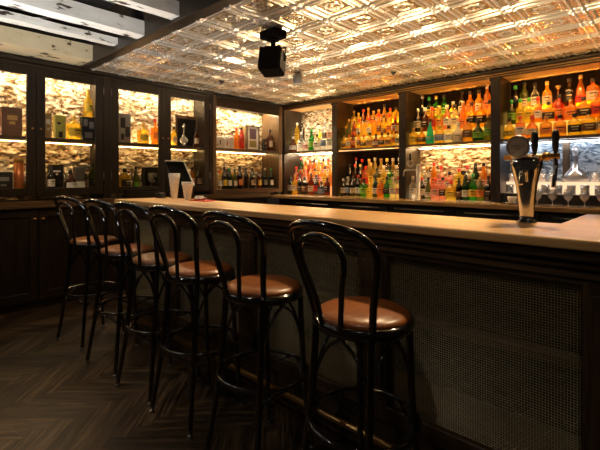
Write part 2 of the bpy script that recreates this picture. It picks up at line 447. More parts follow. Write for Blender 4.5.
# painted joists
def joist(x0, x1, z0, z1, y1, mat, label, ch):
    b = MB(); n = 24; r = random.Random(int(x0*100))
    ys = [-1.4+(y1+1.4)*i/n for i in range(n+1)]
    for y in ys:
        j = lambda: r.uniform(-ch, ch)
        for (x, z) in ((x0,z0),(x1,z0),(x1,z1),(x0,z1)): b.v.append((x+j(), y, z+j()*.6))
    for i in range(n):
        for k in range(4):
            a = i*4+k; c = i*4+(k+1) % 4; b.f.append((a, a+4, c+4, c)); b.m.append(0); b.s.append(False)
    b.f.append((3,2,1,0)[::-1]); b.m.append(0); b.s.append(False)
    b.f.append([n*4+k for k in range(4)][::-1]); b.m.append(0); b.s.append(False)
    o = b.build('ceiling_joist', mat)
    tag(o, label, 'ceiling beam', 'painted joists over the stools')
joist(-4.62, -4.28, 2.42, 2.565, 1.578, M['cream'], 'wide cream painted beam with flaked patches, right above the glazed wall cabinets', .002)
joist(-3.80, -3.70, 2.45, 2.505, 1.578, M['paint'], 'thin worn white joist beside the wide cream beam', .004)
joist(-3.33, -3.20, 2.41, 2.525, 1.578, M['paint'], 'chunky flaking white joist, third from the glazed wall cabinets', .003)
joist(-2.78, -2.67, 2.425, 2.53, 1.578, M['paint'], 'white joist at the top edge, fourth from the glazed wall cabinets', .003)
joist(-2.2, -2.09, 2.42, 2.53, 1.578, M['paint'], 'white joist, farthest of all from the glazed wall cabinets', .003)

# ------------------------------------------------------------------ left wall: cabinets
def panel_door(parent, y0, y1, z0, z1, knob_y):
    d = MB(); t = .07
    d.box(XL, XL+.022, y0, y0+t, z0, z1, b=.003); d.box(XL, XL+.022, y1-t, y1, z0, z1, b=.003)
    d.box(XL, XL+.022, y0+t, y1-t, z1-t, z1, b=.003); d.box(XL, XL+.022, y0+t, y1-t, z0, z0+t*1.3, b=.003)
    d.box(XL-.002, XL+.008, y0+t, y1-t, z0+t, z1-t)
    o = d.build('panel_door', M['darkz'], parent)
    k = MB(); R = Matrix.Translation((XL+.022, knob_y, .865)) @ Matrix.Rotation(PI/2, 4, 'Y')
    k.lathe([(.006,0),(.006,.012),(.014,.018),(.016,.026),(.010,.034),(0,.036)], 12, M=R); k.build('knob', M['brass'], o)
def glass_door(parent, y0, y1, z0, z1, knob_y, hinge_y):
    d = MB(); t = .078
    for a in ((y0, y0+t, z0, z1), (y1-t, y1, z0, z1)): d.box(XL-.01, XL+.02, *a, b=.004)
    for a in ((y0+t, y1-t, z1-t, z1), (y0+t, y1-t, z0, z0+t*.95)): d.box(XL-.01, XL+.02, *a, b=.004)
    o = d.build('glass_door', M['darkz'], parent)
    box('pane', M['pane'], o, XL-.002, XL+.002, y0+t, y1-t, z0+t*.95, z1-t)
    k = MB(); R = Matrix.Translation((XL+.02, knob_y, 1.735)) @ Matrix.Rotation(PI/2, 4, 'Y')
    k.lathe([(.004,0),(.004,.008),(.009,.012),(.010,.018),(0,.022)], 10, M=R); k.build('knob', M['brass'], o)
    for z in (z0+.16, z1-.17):
        MB().lathe([(.006,0),(.006,.08)], 8, c=(XL+.022, hinge_y, z)).build('hinge', M['steel'], o)
M['pane'] = glass('window pane', (.98,.98,.97), .0, .02, rough=.02, blend=.08)
ZG0, ZG1 = 1.085, 2.325
def cabinet(y0, y1, label):
    t = thing('wall_cabinet', label, 'cabinet', (0,0,0), group='glazed cabinets on the left wall')
    ym = (y0+y1)/2
    b = MB(); X0 = -4.985
    b.box(X0, XL, y0-.045, y0, 1.04, 2.36, b=.003); b.box(X0, XL, y1, y1+.04, 1.04, 2.36, b=.003)   # sides
    b.box(XL-.0, XL+.028, y0-.045, y0, 1.04, 2.36, b=.004); b.box(XL-.0, XL+.028, y1, y1+.04, 1.04, 2.36, b=.004)
    b.box(XL-.02, XL-.011, ym-.03, ym+.03, ZG0, ZG1)
    b.build('carcass', M['darkz'], t)
    box('top_board', M['darky'], t, X0, XL+.02, y0, y1, 2.325, 2.36, b=.003)
    box('bottom_board', M['midy'], t, X0, XL-.012, y0, y1, 1.085, 1.125, b=.003)
    sh = box('shelf', M['walnut'], t, X0+.03, XL-.03, y0, y1, 1.63, 1.662, b=.003)
    box('light_strip', M['ledgold'], sh, X0+.09, X0+.098, y0+.02, y1-.02, 1.6255, 1.6295)
    box('light_strip', M['ledpale'], t, X0+.12, X0+.132, y0+.02, y1-.02, 2.312, 2.324)
    box('light_strip', M['led'], sh, X0+.055, X0+.063, y0+.02, y1-.02, 1.6625, 1.668)
    glass_door(t, y0+.003, ym-.0015, ZG0+.002, ZG1, ym-.035, y0-.004)
    glass_door(t, ym+.0015, y1-.003, ZG0+.002, ZG1, ym+.035, y1+.004)
    return t
cabinet(.547, 1.807, 'dark wooden glazed wall cabinet, two doors, far left under the cream beam')
cabinet(1.892, 3.162, 'dark wooden glazed wall cabinet with two doors, beside the open niche')
# base cabinets
def base(y0, y1, label):
    t = thing('base_cabinet', label, 'cabinet', (0,0,0), group='panelled base cabinets under the glazed cabinets')
    box('carcass', M['darky'], t, -5.0, XL-.003, y0, y1, .0, .965, b=.003)
    ym = (y0+y1)/2
    panel_door(t, y0+.01, ym-.003, .07, .955, ym-.035); panel_door(t, ym+.003, y1-.01, .07, .955, ym+.035)
base(.547, 1.84, 'dark panelled base cabinet with two small knobs, nearest the left picture edge')
base(1.845, 3.16, 'dark panelled base cabinet hidden behind the bar stools')
base(3.165, 4.2, 'dark panelled base cabinet below the open bottle niche')
b = MB(); b.box(-5.0, XL+.055, -.5, 4.24, .968, .995, b=.006); b.box(-5.0, XL+.03, -.5, 4.24, .995, 1.038, b=.004)
tag(b.build('cabinet_ledge', M['midy']), 'long brown wooden ledge running beneath the glazed cabinets', 'ledge')
# end post at far left and posts
b = MB(); b.box(-5.0, XL+.02, -.5, .49, 1.04, 2.36, b=.004); b.box(-5.0, XL, -.5, .54, 0, .965, b=.004)
tag(b.build('wall_panel', M['darkz']), 'plain dark wood panelling at the far left end of the wall cabinets', 'wall panel')
# cornice line over the cabinets
b = MB(); b.box(-5.0, XL+.045, -.5, 3.22, 2.363, 2.398, b=.004)
tag(b.build('cabinet_cornice', M['darky']), 'dark cornice board on top of the glazed cabinets', 'cornice')
# open niche
t = thing('open_shelf_niche', 'open brown wooden niche of bottles in the corner beside the glazed cabinets', 'shelving')
b = MB(); b.box(-4.99, XL+.035, 3.206, 3.262, 1.04, 2.36, b=.004); b.build('post', M['midz'], t)
b = MB(); b.box(-4.99, XL+.02, 4.42, 4.50, 1.04, 2.36, b=.004); b.build('post', M['midz'], t)
b = MB(); b.box(-4.99, XL+.02, 3.262, 4.42, 2.27, 2.36, b=.004); b.box(XL-.01, XL+.02, 3.262, 4.42, 2.212, 2.27, b=.003); b.box(XL+.02, XL+.05, 3.262, 4.42, 2.33, 2.37, b=.004); b.build('top_board', M['darky'], t)
b = MB(); b.box(-4.97, XL+.01, 3.262, 4.42, 1.632, 1.664, b=.003); sh = b.build('shelf', M['walnut'], t)
box('light_strip', M['ledgold'], sh, -4.90, -4.891, 3.28, 4.40, 1.624, 1.631)
box('light_strip', M['ledpale'], t, -4.87, -4.85, 3.28, 4.40, 2.262, 2.269)
box('light_strip', M['ledpale'], t, -4.69, -4.682, 3.28, 4.40, 2.262, 2.269)  # extra strip added to light the cartons from the front
b = MB(); b.box(-4.97, XL+.02, 3.262, 4.42, 1.045, 1.10, b=.004); b.build('bottom_board', M['midy'], t)

# ------------------------------------------------------------------ back bar shelving
COLX = [-4.69, -3.64, -2.58, -1.49, -.42]
cw = .036
t = thing('back_bar_shelving', 'tall dark wooden back bar shelving with lit bays of bottles', 'shelving')
BB = t
for i, x in enumerate(COLX):
    b = MB(); x0 = x-cw; x1 = x+cw
    if i == 0: x0, x1 = -4.72, -4.655
    b.box(x0, x1, YB, 4.99, 1.003, 2.36, b=.003)
    b.box(x0-.012, x1+.012, YB-.022, YB+.0, 1.003, 2.36, b=.005)
    b.box(x0-.02, x1+.02, YB-.035, YB-.02, 2.28, 2.355, b=.004)
    b.build('column', M['darkz'], t)
b = MB(); b.box(-4.72, -.36, YB-.05, YB-.02, 2.314, 2.362, b=.005); b.box(-4.655, -.42, YB-.02, YB+.012, 2.312, 2.362, b=.003); b.box(-4.72, -.36, YB-.07, YB+.02, 2.362, 2.385, b=.004)
co_ = b.build('cornice', M['darkx'], t)
b = MB(); b.box(-4.72, -.36, YB-.056, YB-.049, 2.338, 2.346, b=.002); b.box(-4.72, -.36, YB-.055, YB-.049, 2.315, 2.322, b=.002); b.build('bead', M['brass'], co_)
for i in range(4):
    x0, x1 = COLX[i]+cw, COLX[i+1]-cw
    if i == 0: x0 = -4.65
    box('soffit', M['honey'], t, x0, x1, YB+.013, 4.99, 2.332, 2.362)
    sh = box('shelf', M['midx'], t, x0+.001, x1-.001, YB-.005, 4.985, 1.632, 1.664, b=.003)
    box('nosing', M['midx'], sh, x0+.001, x1-.001, YB-.005, YB+.008, 1.617, 1.631, b=.002)
    led = ('ledpale', 'ledamber', 'led', 'ledcool')[i]
    box('light_strip', M[led], sh, x0+.03, x1-.03, YB+.010, YB+.019, 1.625, 1.631)       # strip tucked behind the shelf nosing
    if i != 1: box('light_strip', M[led], sh, x0+.03, x1-.03, 4.90, 4.908, 1.626, 1.631)
    box('light_strip', M['ledpale' if i == 0 else 'ledamber'], t, x0+.03, x1-.03, YB+.0125, YB+.0185, 2.3195, 2.3265)
UP = ['steppale', 'stepwarm', 'stepwarm', 'stepwarm']
LO = ['steppink', 'stepwarm', 'steppale', 'stepcool']
def steps(i, z0, rises, mat, ys):
    x0, x1 = COLX[i]+cw+.012, COLX[i+1]-cw-.012
    if i == 0: x0 = -4.64
    for k, (y, dz) in enumerate(zip(ys, rises)):
        b = MB(); b.box(x0, x1, y, 4.975 if k == len(ys)-1 else ys[k+1]-.001, z0+.001, z0+dz, b=.002)
        st = b.build('display_step', M[mat], BB)
        if z0 > 1.5 and k == len(ys)-1:
            box('light_strip', M['backpale' if i == 0 else 'backamber'], st, x0+.02, x1-.02, 4.962, 4.970, z0+dz+.001, z0+dz+.007)  # strip added behind the bottles to light soffit and glass
ROWY = (4.665, 4.792, 4.914); STY = (4.73, 4.852)
UR = [(.13,), (.16,.31), (.16,.31), (.16,.31)]
LR = [(.13,.25), (.12,.22), (.10,), ()]
for i in range(4):
    ys = STY[:len(UR[i])]; steps(i, 1.664, UR[i], UP[i], ys)
    if LR[i]: steps(i, 1.003, LR[i], LO[i], STY[:len(LR[i])])
# plain backing boards behind some bays
for i, (a, c, m) in {1: (1.01, 2.32, 'darkx'), 3: (1.67, 2.32, 'darkx')}.items():
    box('backing_board', M['dull'], BB, COLX[i]+cw, COLX[i+1]-cw, 4.978, 4.99, a, c)
box('backing_board', M['dull'], BB, COLX[2]+cw, COLX[3]-cw, 4.978, 4.99, 1.67, 2.32)
# wall to the right of the shelving
b = MB(); b.box(-.36, 1.6, YB, 4.99, 1.003, 2.38, b=.004)
tag(b.build('wall_panel', M['darkz']), 'plain dark wood panelling at the right end of the back bar', 'wall panel')
# back counter
t = thing('back_counter', 'long dark back counter with a lit wooden top under the bottle shelves', 'counter')
box('countertop', M['counter'], t, -4.7, 1.6, 4.25, 4.99, .955, 1.0, b=.004)
b = MB(); b.box(-4.5, 1.6, 4.33, 4.98, .0, .95, b=.004)
b.build('carcass', M['matte'], t)
for i in range(6):
    x0 = -4.2+i*.8
    d = box('fridge_door', M['charcoal'], t, x0, x0+.78, 4.312, 4.329, .08, .93, b=.004)
    MB().tube([(x0+.1,4.285,.90),(x0+.68,4.285,.90)], .007).tube([(x0+.13,4.31,.90),(x0+.13,4.285,.90)], .006).tube([(x0+.65,4.31,.90),(x0+.65,4.285,.90)], .006).build('handle', M['steel'], d)

# ------------------------------------------------------------------ the bar
t = thing('bar_counter', 'long wooden bar with a glossy brown top and wire mesh front panels', 'bar counter')
b = MB()
def slab(poly, z0, z1):
    n = len(poly); b = MB(); e = .006
    b.v = [(x,y,z0) for x,y in poly]+[(x,y,z1) for x,y in poly]
    b.f = [list(range(n))[::-1], list(range(n, 2*n))]+[(i,(i+1) % n,n+(i+1) % n,n+i) for i in range(n)]
    b.m = [0]*len(b.f); b.s = [False]*len(b.f); return b
o = slab([(-3.6,1.5),(1.2,1.5),(1.2,2.57),(-.39,2.57),(-.39,1.97),(-3.6,1.97)], 1.045, 1.08).build('countertop', M['bartop'], t)
md = o.modifiers.new('b', 'BEVEL'); md.width = .008; md.segments = 3; md.limit_method = 'ANGLE'
b = MB()
b.box(-3.57, 1.2, 1.525, 1.60, 1.005, 1.044, b=.008)
b.box(-3.56, 1.2, 1.545, 1.60, .975, 1.006, b=.010)
b.box(-3.55, 1.2, 1.560, 1.60, .945, .976, b=.006)
b.build('moulding', M['walnutx'], t)
b = MB(); b.box(-3.54, 1.2, 1.575, 1.63, .925, .946, b=.004); b.box(-3.54, 1.2, 1.575, 1.63, .20, .268, b=.004)
b.box(-3.54, 1.2, 1.60, 1.63, .02, .20, b=.003); b.build('rail', M['walnutx'], t)
px = [(-3.54,-3.44), (-2.81,-2.70), (-1.99,-1.85), (-1.11,-.96), (-.249,-.10), (.61,.76), (1.1,1.2)]
for a, c in px:
    b = MB(); b.box(a, c, 1.572, 1.64, .20, .946, b=.004); b.box(a+.02, c-.02, 1.565, 1.573, .29, .90, b=.003); b.build('pilaster', M['walnutz'], t)
def wire_mesh(x0, x1, z0, z1, y):
    b = MB(); p = .0092; r = .0012; nx = int((x1-x0)/p); nz = int((z1-z0)/p)
    def strand(n, m, vert):
        for i in range(n+1):
            vv = []
            for j in range(m+1):
                off = .0013 if (i+j) % 2 else -.0016
                c = i*p; s = j*p
                if vert: vv += [(x0+c-r, y+off, z0+s), (x0+c, y+off-r, z0+s), (x0+c+r, y+off, z0+s), (x0+c, y+off+r, z0+s)]
                else: vv += [(x0+s, y-off, z0+c-r), (x0+s, y-off-r, z0+c), (x0+s, y-off, z0+c+r), (x0+s, y-off+r, z0+c)]
            o = len(b.v); b.v += vv
            for j in range(m):
                for k in range(4):
                    b.f.append((o+j*4+k, o+j*4+(k+1) % 4, o+j*4+4+(k+1) % 4, o+j*4+4+k)); b.m.append(0); b.s.append(False)
    strand(nx, nz, True); strand(nz, nx, False)
    return b.build('wire_mesh', M['wire'], t)
for (a, c), (d, e) in zip(px[:-1], px[1:]):
    if c > .7: continue
    wire_mesh(c+.002, d-.002, .27, .924, 1.606)
# inner stone lining, ledge and dim strip behind the mesh
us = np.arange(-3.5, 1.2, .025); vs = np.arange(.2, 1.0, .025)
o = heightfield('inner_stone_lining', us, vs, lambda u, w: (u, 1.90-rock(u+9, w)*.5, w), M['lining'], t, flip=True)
box('inner_floor', M['midx'], t, -3.5, 1.15, 1.64, 1.93, .255, .28)
box('inner_ledge', M['midx'], t, -3.5, 1.15, 1.80, 1.875, .565, .595, b=.003)
b = MB(); b.box(-3.5, 1.2, 1.925, 1.95, .02, 1.04); b.box(-3.54, -3.5, 1.64, 1.95, .02, 1.04); b.box(-.36, 1.2, 1.95, 2.5, .02, 1.04); b.build('back_board', M['darkx'], t)
for i, (a, c) in enumerate(zip(px[:-2], px[1:-1])):
    pass
M['dimled'] = emit('dim warm strip', (1,.72,.36), .9)
box('inner_light_strip', M['dimled'], t, -3.4, .6, 1.70, 1.712, 1.025, 1.037)
# foot rail
t = thing('foot_rail', 'brass foot rail running along the base of the bar', 'foot rail')
MB().tube([(-3.5,1.49,.165),(1.0,1.49,.165)], .017, 12).build('rail', M['brass'], t)
for x in (-3.3, -2.2, -1.2, -.1, .9):
    MB().tube(smooth_path([(x,1.49,.165),(x,1.55,.155),(x,1.597,.11)]), .011).build('bracket', M['brass'], t)

# ------------------------------------------------------------------ stools
def ring(R, z, n=40): return [(R*math.cos(2*PI*k/n), R*math.sin(2*PI*k/n), z) for k in range(n)]
def make_stool():
    t = thing('bar_stool', 'x', 'bar stool')
    b = MB(); b.lathe([(.150,.722),(.178,.724),(.186,.735),(.186,.752),(.178,.762),(.165,.764),(.150,.762)], 40); b.build('seat_frame', M['black'], t)
    b = MB(); b.lathe([(.168,.757),(.174,.763),(.168,.775),(.150,.784),(.11,.789),(.05,.790),(0,.790)], 40); b.build('seat', M['leather'], t)
    def half(prof, s): return [(s*x, y, z) for x, y, z in prof]
    out = [(.130,-.112,.742),(.146,-.132,.83),(.170,-.152,.92),(.190,-.170,1.0),(.187,-.188,1.05),(.150,-.218,1.09),(.078,-.243,1.110)]
    path = half(out, -1)+[(0,-.25,1.116)]+half(out[::-1], 1)
    MB().tube(smooth_path(path, 5), .0135, 10).build('backrest', M['black'], t)
    inn = [(.040,-.172,.742),(.056,-.186,.83),(.080,-.208,.92),(.099,-.222,.985),(.092,-.232,1.035),(.055,-.238,1.066)]
    path = half(inn, -1)+[(0,-.239,1.076)]+half(inn[::-1], 1)
    MB().tube(smooth_path(path, 5), .0105, 10).build('backrest_inner_loop', M['black'], t)
    for sx in (-1, 1):
        leg = [(.130,-.118,.76),(.129,-.119,.70),(.134,-.134,.5),(.148,-.160,.25),(.172,-.192,.012)]
        o = MB().tube(smooth_path([(sx*x,y,z) for x,y,z in leg], 4), lambda u: .0145-.002*u, 10).build('leg', M['black'], t)
        MB().lathe([(.013,0),(.013,.014)], 10, c=(sx*.172,-.192,0)).build('foot_glide', M['steel'], o)
        leg = [(.118,.125,.735),(.120,.128,.6),(.130,.142,.3),(.148,.170,.012)]
        o = MB().tube(smooth_path([(sx*x,y,z) for x,y,z in leg], 4), lambda u: .0145-.002*u, 10).build('leg', M['black'], t)
        MB().lathe([(.013,0),(.013,.014)], 10, c=(sx*.148,.170,0)).build('foot_glide', M['steel'], o)
    MB().tube(ring(.203, .38), .0095, 8, closed=True).build('foot_ring', M['black'], t)
    # bentwood arches: small brackets under the ring and braces under the seat
    for sx in (-1, 1):
        for sy, lx, ly in ((-1, .141, .148), (1, .128, .140)):
            a0 = math.atan2(sy*ly, sx*lx)
            for da in (-.62, .62):
                e = (.203*math.cos(a0+da), .203*math.sin(a0+da)); L = (sx*lx, sy*ly)
                k = (.6*L[0]+.4*e[0], .6*L[1]+.4*e[1])
                p = [(L[0]*1.05, L[1]*1.05, .235), (L[0]*.75+k[0]*.25, L[1]*.75+k[1]*.25, .315), (k[0]*.6+e[0]*.4, k[1]*.6+e[1]*.4, .355), (*e, .368)]
                MB().tube(smooth_path(p, 5), .0065, 6).build('bracket', M['black'], t)
    for (ax, ay), (bx, by) in ((( -.128,-.122),( .128,-.122)), ((.128,-.122),(.120,.128)), ((.120,.128),(-.120,.128)), ((-.120,.128),(-.128,-.122))):
        for (px_, py_), (qx, qy) in (((ax,ay),(bx,by)), ((bx,by),(ax,ay))):
            m = ((px_+qx)/2, (py_+qy)/2)
            p = [(px_*1.04, py_*1.06, .46), (px_*.97+qx*.03, py_*.97+qy*.03, .55), (px_*.78+qx*.22, py_*.78+qy*.22, .645), (px_*.52+qx*.48, py_*.52+qy*.48, .695), (px_*.28+qx*.72, py_*.28+qy*.72, .722)]
            MB().tube(smooth_path(p, 5), .0065, 6).build('seat_brace', M['black'], t)
    return t
spots = [(-.885, -.07, 'black bentwood bar stool with tan leather seat, nearest the camera'),
 (-1.44, .0, 'black bentwood bar stool with tan leather seat, second from the camera'),
 (-1.955, .06, 'black bentwood bar stool with tan leather seat, third from the camera'),
 (-2.38, .10, 'black bentwood bar stool with tan leather seat, fourth from the camera'),
 (-2.86, .14, 'black bentwood bar stool with tan leather seat, fifth from the camera'),
 (-3.46, .18, 'black bentwood bar stool with tan leather seat, farthest from the camera')]
st0 = make_stool()
for i, (x, rz, lb) in enumerate(spots):
    o = st0 if i == 0 else copy_tree(st0)
    o.location = (x, 1.285, 0); o.rotation_euler = (0,0,rz); o['label'] = lb; o['group'] = 'bentwood stools along the bar'

# ------------------------------------------------------------------ things on the bar
t = thing('beer_tap', 'polished chrome beer font with a round badge and black handles on the bar', 'beer tap', (-.488,1.875,1.08))
TAP = t
b = MB(); b.lathe([(.036,0),(.036,.008),(.024,.014),(.024,.03),(.030,.09),(.038,.15),(.051,.205),(.056,.225),(.056,.245),(.047,.258),(.02,.264)], 24, sq=.25, sy=.75); b.build('column', M['chrome'], t)
b = MB(); b.tube([(-.085,0,.256),(.118,0,.256)], .0105, 12); b.lathe([(.016,-.012),(.016,.012)], 12, M=Matrix.Translation((.072,0,.256)) @ Matrix.Rotation(PI/2, 4, 'Y')); b.build('tap_bar', M['brass'], t)
for x in (.030, .103):
    b = MB(); b.lathe([(.006,.262),(.007,.275),(.010,.280),(.012,.295),(.0145,.322),(.013,.342),(.008,.352),(0,.355)], 14, c=(x,0,0)); b.build('tap_handle', M['charcoal'], t)
MB().tube(smooth_path([(.103,0,.25),(.106,-.012,.22),(.104,-.02,.18),(.100,-.02,.14)]), .0085, 10).build('spout', M['chrome'], t)
MB().tube(smooth_path([(.0,-.04,.20),(0,-.075,.19),(0,-.082,.15)]), .008, 10).build('spout', M['chrome'], t)
BM = Matrix.Translation((-.025,-.03,.296)) @ Matrix.Rotation(.35, 4, 'Z') @ Matrix.Rotation(PI/2, 4, 'X')
bd = MB().lathe([(.0,0),(.041,0),(.043,.004),(.043,.012),(.040,.015),(.036,.012),(0,.012)], 32, M=BM).build('badge', M['steel'], t)
b = MB().lathe([(0,.0125),(.034,.0125)], 32, M=BM, cap=False); b.build('badge_face', plain('grey badge face', (.45,.45,.46), .5), bd)
b = MB()
for i, w in enumerate((.0045,.0035,.0045,.004,.0045,.003,.0045)):
    x = -.0245+i*.0075
    b.box(x, x+.0016, -.004, .005, .0128, .0136, M=BM); b.box(x, x+w, .0035, .005, .0128, .0136, M=BM)
    if i % 2: b.box(x, x+w, -.0005, .0008, .0128, .0136, M=BM)
b.box(-.012, .012, -.0105, -.0085, .0128, .0136, M=BM)
b.build('badge_lettering', M['matte'], bd)
MB().tube([(-.025,-.01,.262),(-.025,-.02,.30)], .006, 8).build('badge_stem', M['chrome'], t)
for q in TAP.children: q.scale = (1.0,1.0,1.06)
# second font on the back counter
t = thing('beer_tap', 'slim steel font with a crossbar and ring badge on the back counter', 'beer tap', (-2.25,4.36,1.0))
MB().lathe([(.038,0),(.038,.01),(.023,.014),(.023,.40),(.018,.415),(0,.418)], 16).build('column', M['steel'], t)
MB().tube([(-.17,0,.35),(.06,0,.35)], .011, 10).build('tap_bar', M['steel'], t)
MB().tube(ring(.034, 0), .009, 8, closed=True).build('ring_badge', M['steel'], t, loc=(-.10,0,.425)).rotation_euler = (PI/2,0,.5)
MB().lathe([(.006,.45),(.013,.47),(.015,.53),(0,.545)], 10, c=(-.10,0,0)).build('tap_handle', M['charcoal'], t)
MB().tube(smooth_path([(-.16,0,.35),(-.165,-.03,.33),(-.165,-.04,.28)]), .008, 8).build('spout', M['steel'], t)
# cups
def cup(x, y, h, r, label, n):
    t = thing('paper_cup', label, 'cup', (x,y,1.0805), group='white cups on the bar')
    b = MB(); b.lathe([(r*.52,0),(r*.54,.003),(r*.97,h-.012),(r*1.04,h-.008),(r*1.04,h),(r*.92,h),(r*.5,.008),(0,.008)], 20, cap=False)
    b.build('cup_body', M['white'], t)
    for k in range(n): MB().lathe([(r*.98+.001,h+.004+k*.012),(r*1.05,h+.008+k*.012),(r*1.05,h+.014+k*.012),(r*.95,h+.014+k*.012)], 20, cap=False).build('rim', M['white'], t)
cup(-3.30, 1.90, .195, .047, 'tall stack of white paper cups on the bar beside the till screen', 2)
cup(-3.06, 1.885, .135, .047, 'shorter white paper cup on the bar, right of the tall cup stack', 1)
# till screen
t = thing('till_screen', 'tilted black till screen with a pale edge on the far end of the bar', 'monitor', (-3.57,2.13,1.0))
SM = Matrix.Translation((0,0,.30)) @ Matrix.Rotation(math.radians(52), 4, 'Y')
b = MB().box(-.155, .145, -.12, .08, -.012, .004, b=.004, M=SM); b.build('casing', M['charcoal'], t)
b = MB().box(-.148, .148, .072, .086, -.012, .014, b=.002, M=SM); b.box(-.158, -.148, -.12, .072, -.012, .014, b=.002, M=SM)
b.build('bezel', M['white'], t)
b = MB().box(-.147, .14, -.118, .071, .004, .007, M=SM); b.build('display', plain('unlit display', (.004,.004,.004), .8, 0, 0, 60, .05), t)
b = MB().box(-.11, .09, -.09, .09, 0, .02, b=.004); b.box(-.05, -.01, -.03, .03, .02, .30, b=.006); b.build('stand', M['charcoal'], t)
t.location.z = 1.0
# a lower shelf behind the bar end which carries the till
b = MB(); b.box(-3.75, -3.2, 1.98, 2.35, .97, .999, b=.003); b.box(-3.73, -3.22, 1.99, 2.33, .0, .969, b=.003)
tag(b.build('till_stand', M['darkx']), 'dark wooden till stand behind the far end of the bar', 'stand')
# menus, saucer stack
b = MB(); b.box(-.10, .12, -.05, .05, 0, .008, b=.002)
o = b.build('menu_folder', M['red'], None, (-2.84,1.87,1.0805), .05); tag(o, 'flat red folder lying on the bar right of the cups', 'folder')
b = MB(); b.lathe([(.028,0),(.034,.002),(.055,.012),(.057,.014),(.03,.008),(0,.006)], 20, cap=False); b.lathe([(.02,.014),(.03,.02),(.034,.03),(.0,.03)], 16)
o = b.build('small_dish', M['ceramic'], None, (-2.86,1.87,1.0890)); tag(o, 'small white dish lying on the red folder', 'dish')
b = MB(); b.box(-.035,.035,-.03,.03,0,.045,b=.004)
o = b.build('card_reader', M['charcoal'], None, (-3.49,1.87,1.0805), .3); tag(o, 'small black card reader left of the white cups', 'card reader')
# stacked dark boxes on the cabinet ledge
for k, (w, d, h) in enumerate(((.21,.05,.035), (.20,.05,.03), (.195,.045,.03))):
    z = 1.0385+sum((.0355,.0305)[:k])
    o = MB().box(-d/2, d/2, -w, w, 0, h, b=.003).build('flat_box', M['darky'], None, (-4.555,2.22,z)); tag(o, f"flat dark wooden box by the middle cabinet, {('bottom','middle','top')[k]} of its stack", 'box', 'flat dark boxes stacked on the ledge')

# ------------------------------------------------------------------ ceiling fittings
t = thing('ceiling_speaker', 'black cube loudspeaker hanging from the tin ceiling', 'speaker', (-2.31,2.16,2.38))
b = MB(); b.box(-.085, .085, -.065, .065, -.06, .0, b=.006); b.lathe([(.045,-.075),(.05,-.06)], 16); b.build('mount', M['dull'], t)
MB().tube([(0,0,-.06),(0,0,-.14)], .018, 10).build('arm', M['dull'], t)
R = Matrix.Translation((0.0,-.01,-.235)) @ Matrix.Rotation(.50, 4, 'Z') @ Matrix.Rotation(math.radians(-14), 4, 'X')
MB().box(-.088, .088, -.08, .08, -.095, .095, b=.016, M=R).build('cabinet_box', M['dull'], t)
MB().box(-.076, .076, -.086, -.079, -.084, .084, b=.003, M=R).build('grille', M['dull'], t)
MB().tube([R @ Vector((-.098,0,0)), R @ Vector((-.1,0,.11)), R @ Vector((.1,0,.11)), R @ Vector((.098,0,0))], .008, 8).build('bracket', M['dull'], t)
t = thing('ceiling_spotlight', 'small grey cylinder downlight under the tin ceiling', 'ceiling light', (-3.10,3.26,2.395))
MB().lathe([(.03,0),(.03,-.02),(.052,-.024),(.052,-.115),(.045,-.118)], 18).build('housing', M['grey'], t)
for i, (x, y, w) in enumerate(((-4.02,2.93,'left of the grey downlight'), (-2.33,3.95,'near the second back bar bay'))):
    o = MB().lathe([(.028,0),(.03,-.008),(.018,-.012),(.008,-.03),(0,-.03)], 14).build('sprinkler_head', M['matte'], None, (x,y,2.395)); tag(o, f'tiny dark sprinkler head in the tin ceiling, {w}', 'sprinkler', 'sprinkler heads')

# ------------------------------------------------------------------ bottles
def X_at(px, Y):
    f = 606.5*Y/(px+142.0); return (.729*Y-f)/.685
def row(bay, upper, r, items, base, where, group):
    """items: (px in photo, shape, glass, cap, label[, k])"""
    Y = ROWY[r]
    x0, x1 = COLX[bay]+cw+.02, COLX[bay+1]-cw-.02
    if bay == 0: x0 = -4.63
    rad = lambda it: max(q[0] for q in SH[it[1]]['p'])*(it[5] if len(it) > 5 else 1)*(1.0 if not SH[it[1]]['sq'] else 1.02)+.001
    tot = sum(2*rad(it) for it in items); sc = min(1.0, (x1-x0)/tot*.985)
    sc = int(sc*40)/40
    xs = sorted([[X_at(it[0], Y), rad(it)*sc, it] for it in items], key=lambda a: a[0])
    for _ in range(400):
        xs[0][0] = max(xs[0][0], x0+xs[0][1]); xs[-1][0] = min(xs[-1][0], x1-xs[-1][1])
        for i in range(1, len(xs)):
            g = xs[i][1]+xs[i-1][1]-(xs[i][0]-xs[i-1][0])
            if g > 0: xs[i][0] += g/2; xs[i-1][0] -= g/2
    for i, a in enumerate(xs):
        if i: a[0] = max(a[0], xs[i-1][0]+xs[i-1][1]+a[1])
    out = xs
    for n, (x, R, it) in enumerate(out):
        k = it[5] if len(it) > 5 else 1.0
        bottle(it[1], it[2], it[3], it[4], x, Y, base+.001, f"{where}, {ORD[n]} from left", group, round(k*sc, 4), 0)
A = 'amber'; GO = 'gold'; OR = 'orange'
def gen(px0, px1, n, seed, glasses, shapes=('round','square','wide','tall','cone','squat'), labs=('cream','white','tan','brown','yellow','orange',None), caps=('black','gold','cork','red')):
    r = random.Random(seed)
    return [(px0+(px1-px0)*i/(n-1)+r.uniform(-.6,.6), r.choice(shapes), r.choice(glasses), r.choice(caps), r.choice(labs), r.choice((.95,1.0,1.0,1.06))) for i in range(n)]
names = ['corner bay', 'second bay', 'third bay', 'right-hand bay']
def W(bay, up, r): return f"{('front','middle','rear')[r]} row, {'upper' if up else 'lower'} {names[bay]}"
def GR(bay, up): return f"bottles on the {'upper' if up else 'lower'} shelf of the {names[bay]}"
zU = 1.6645; zL = 1.0035
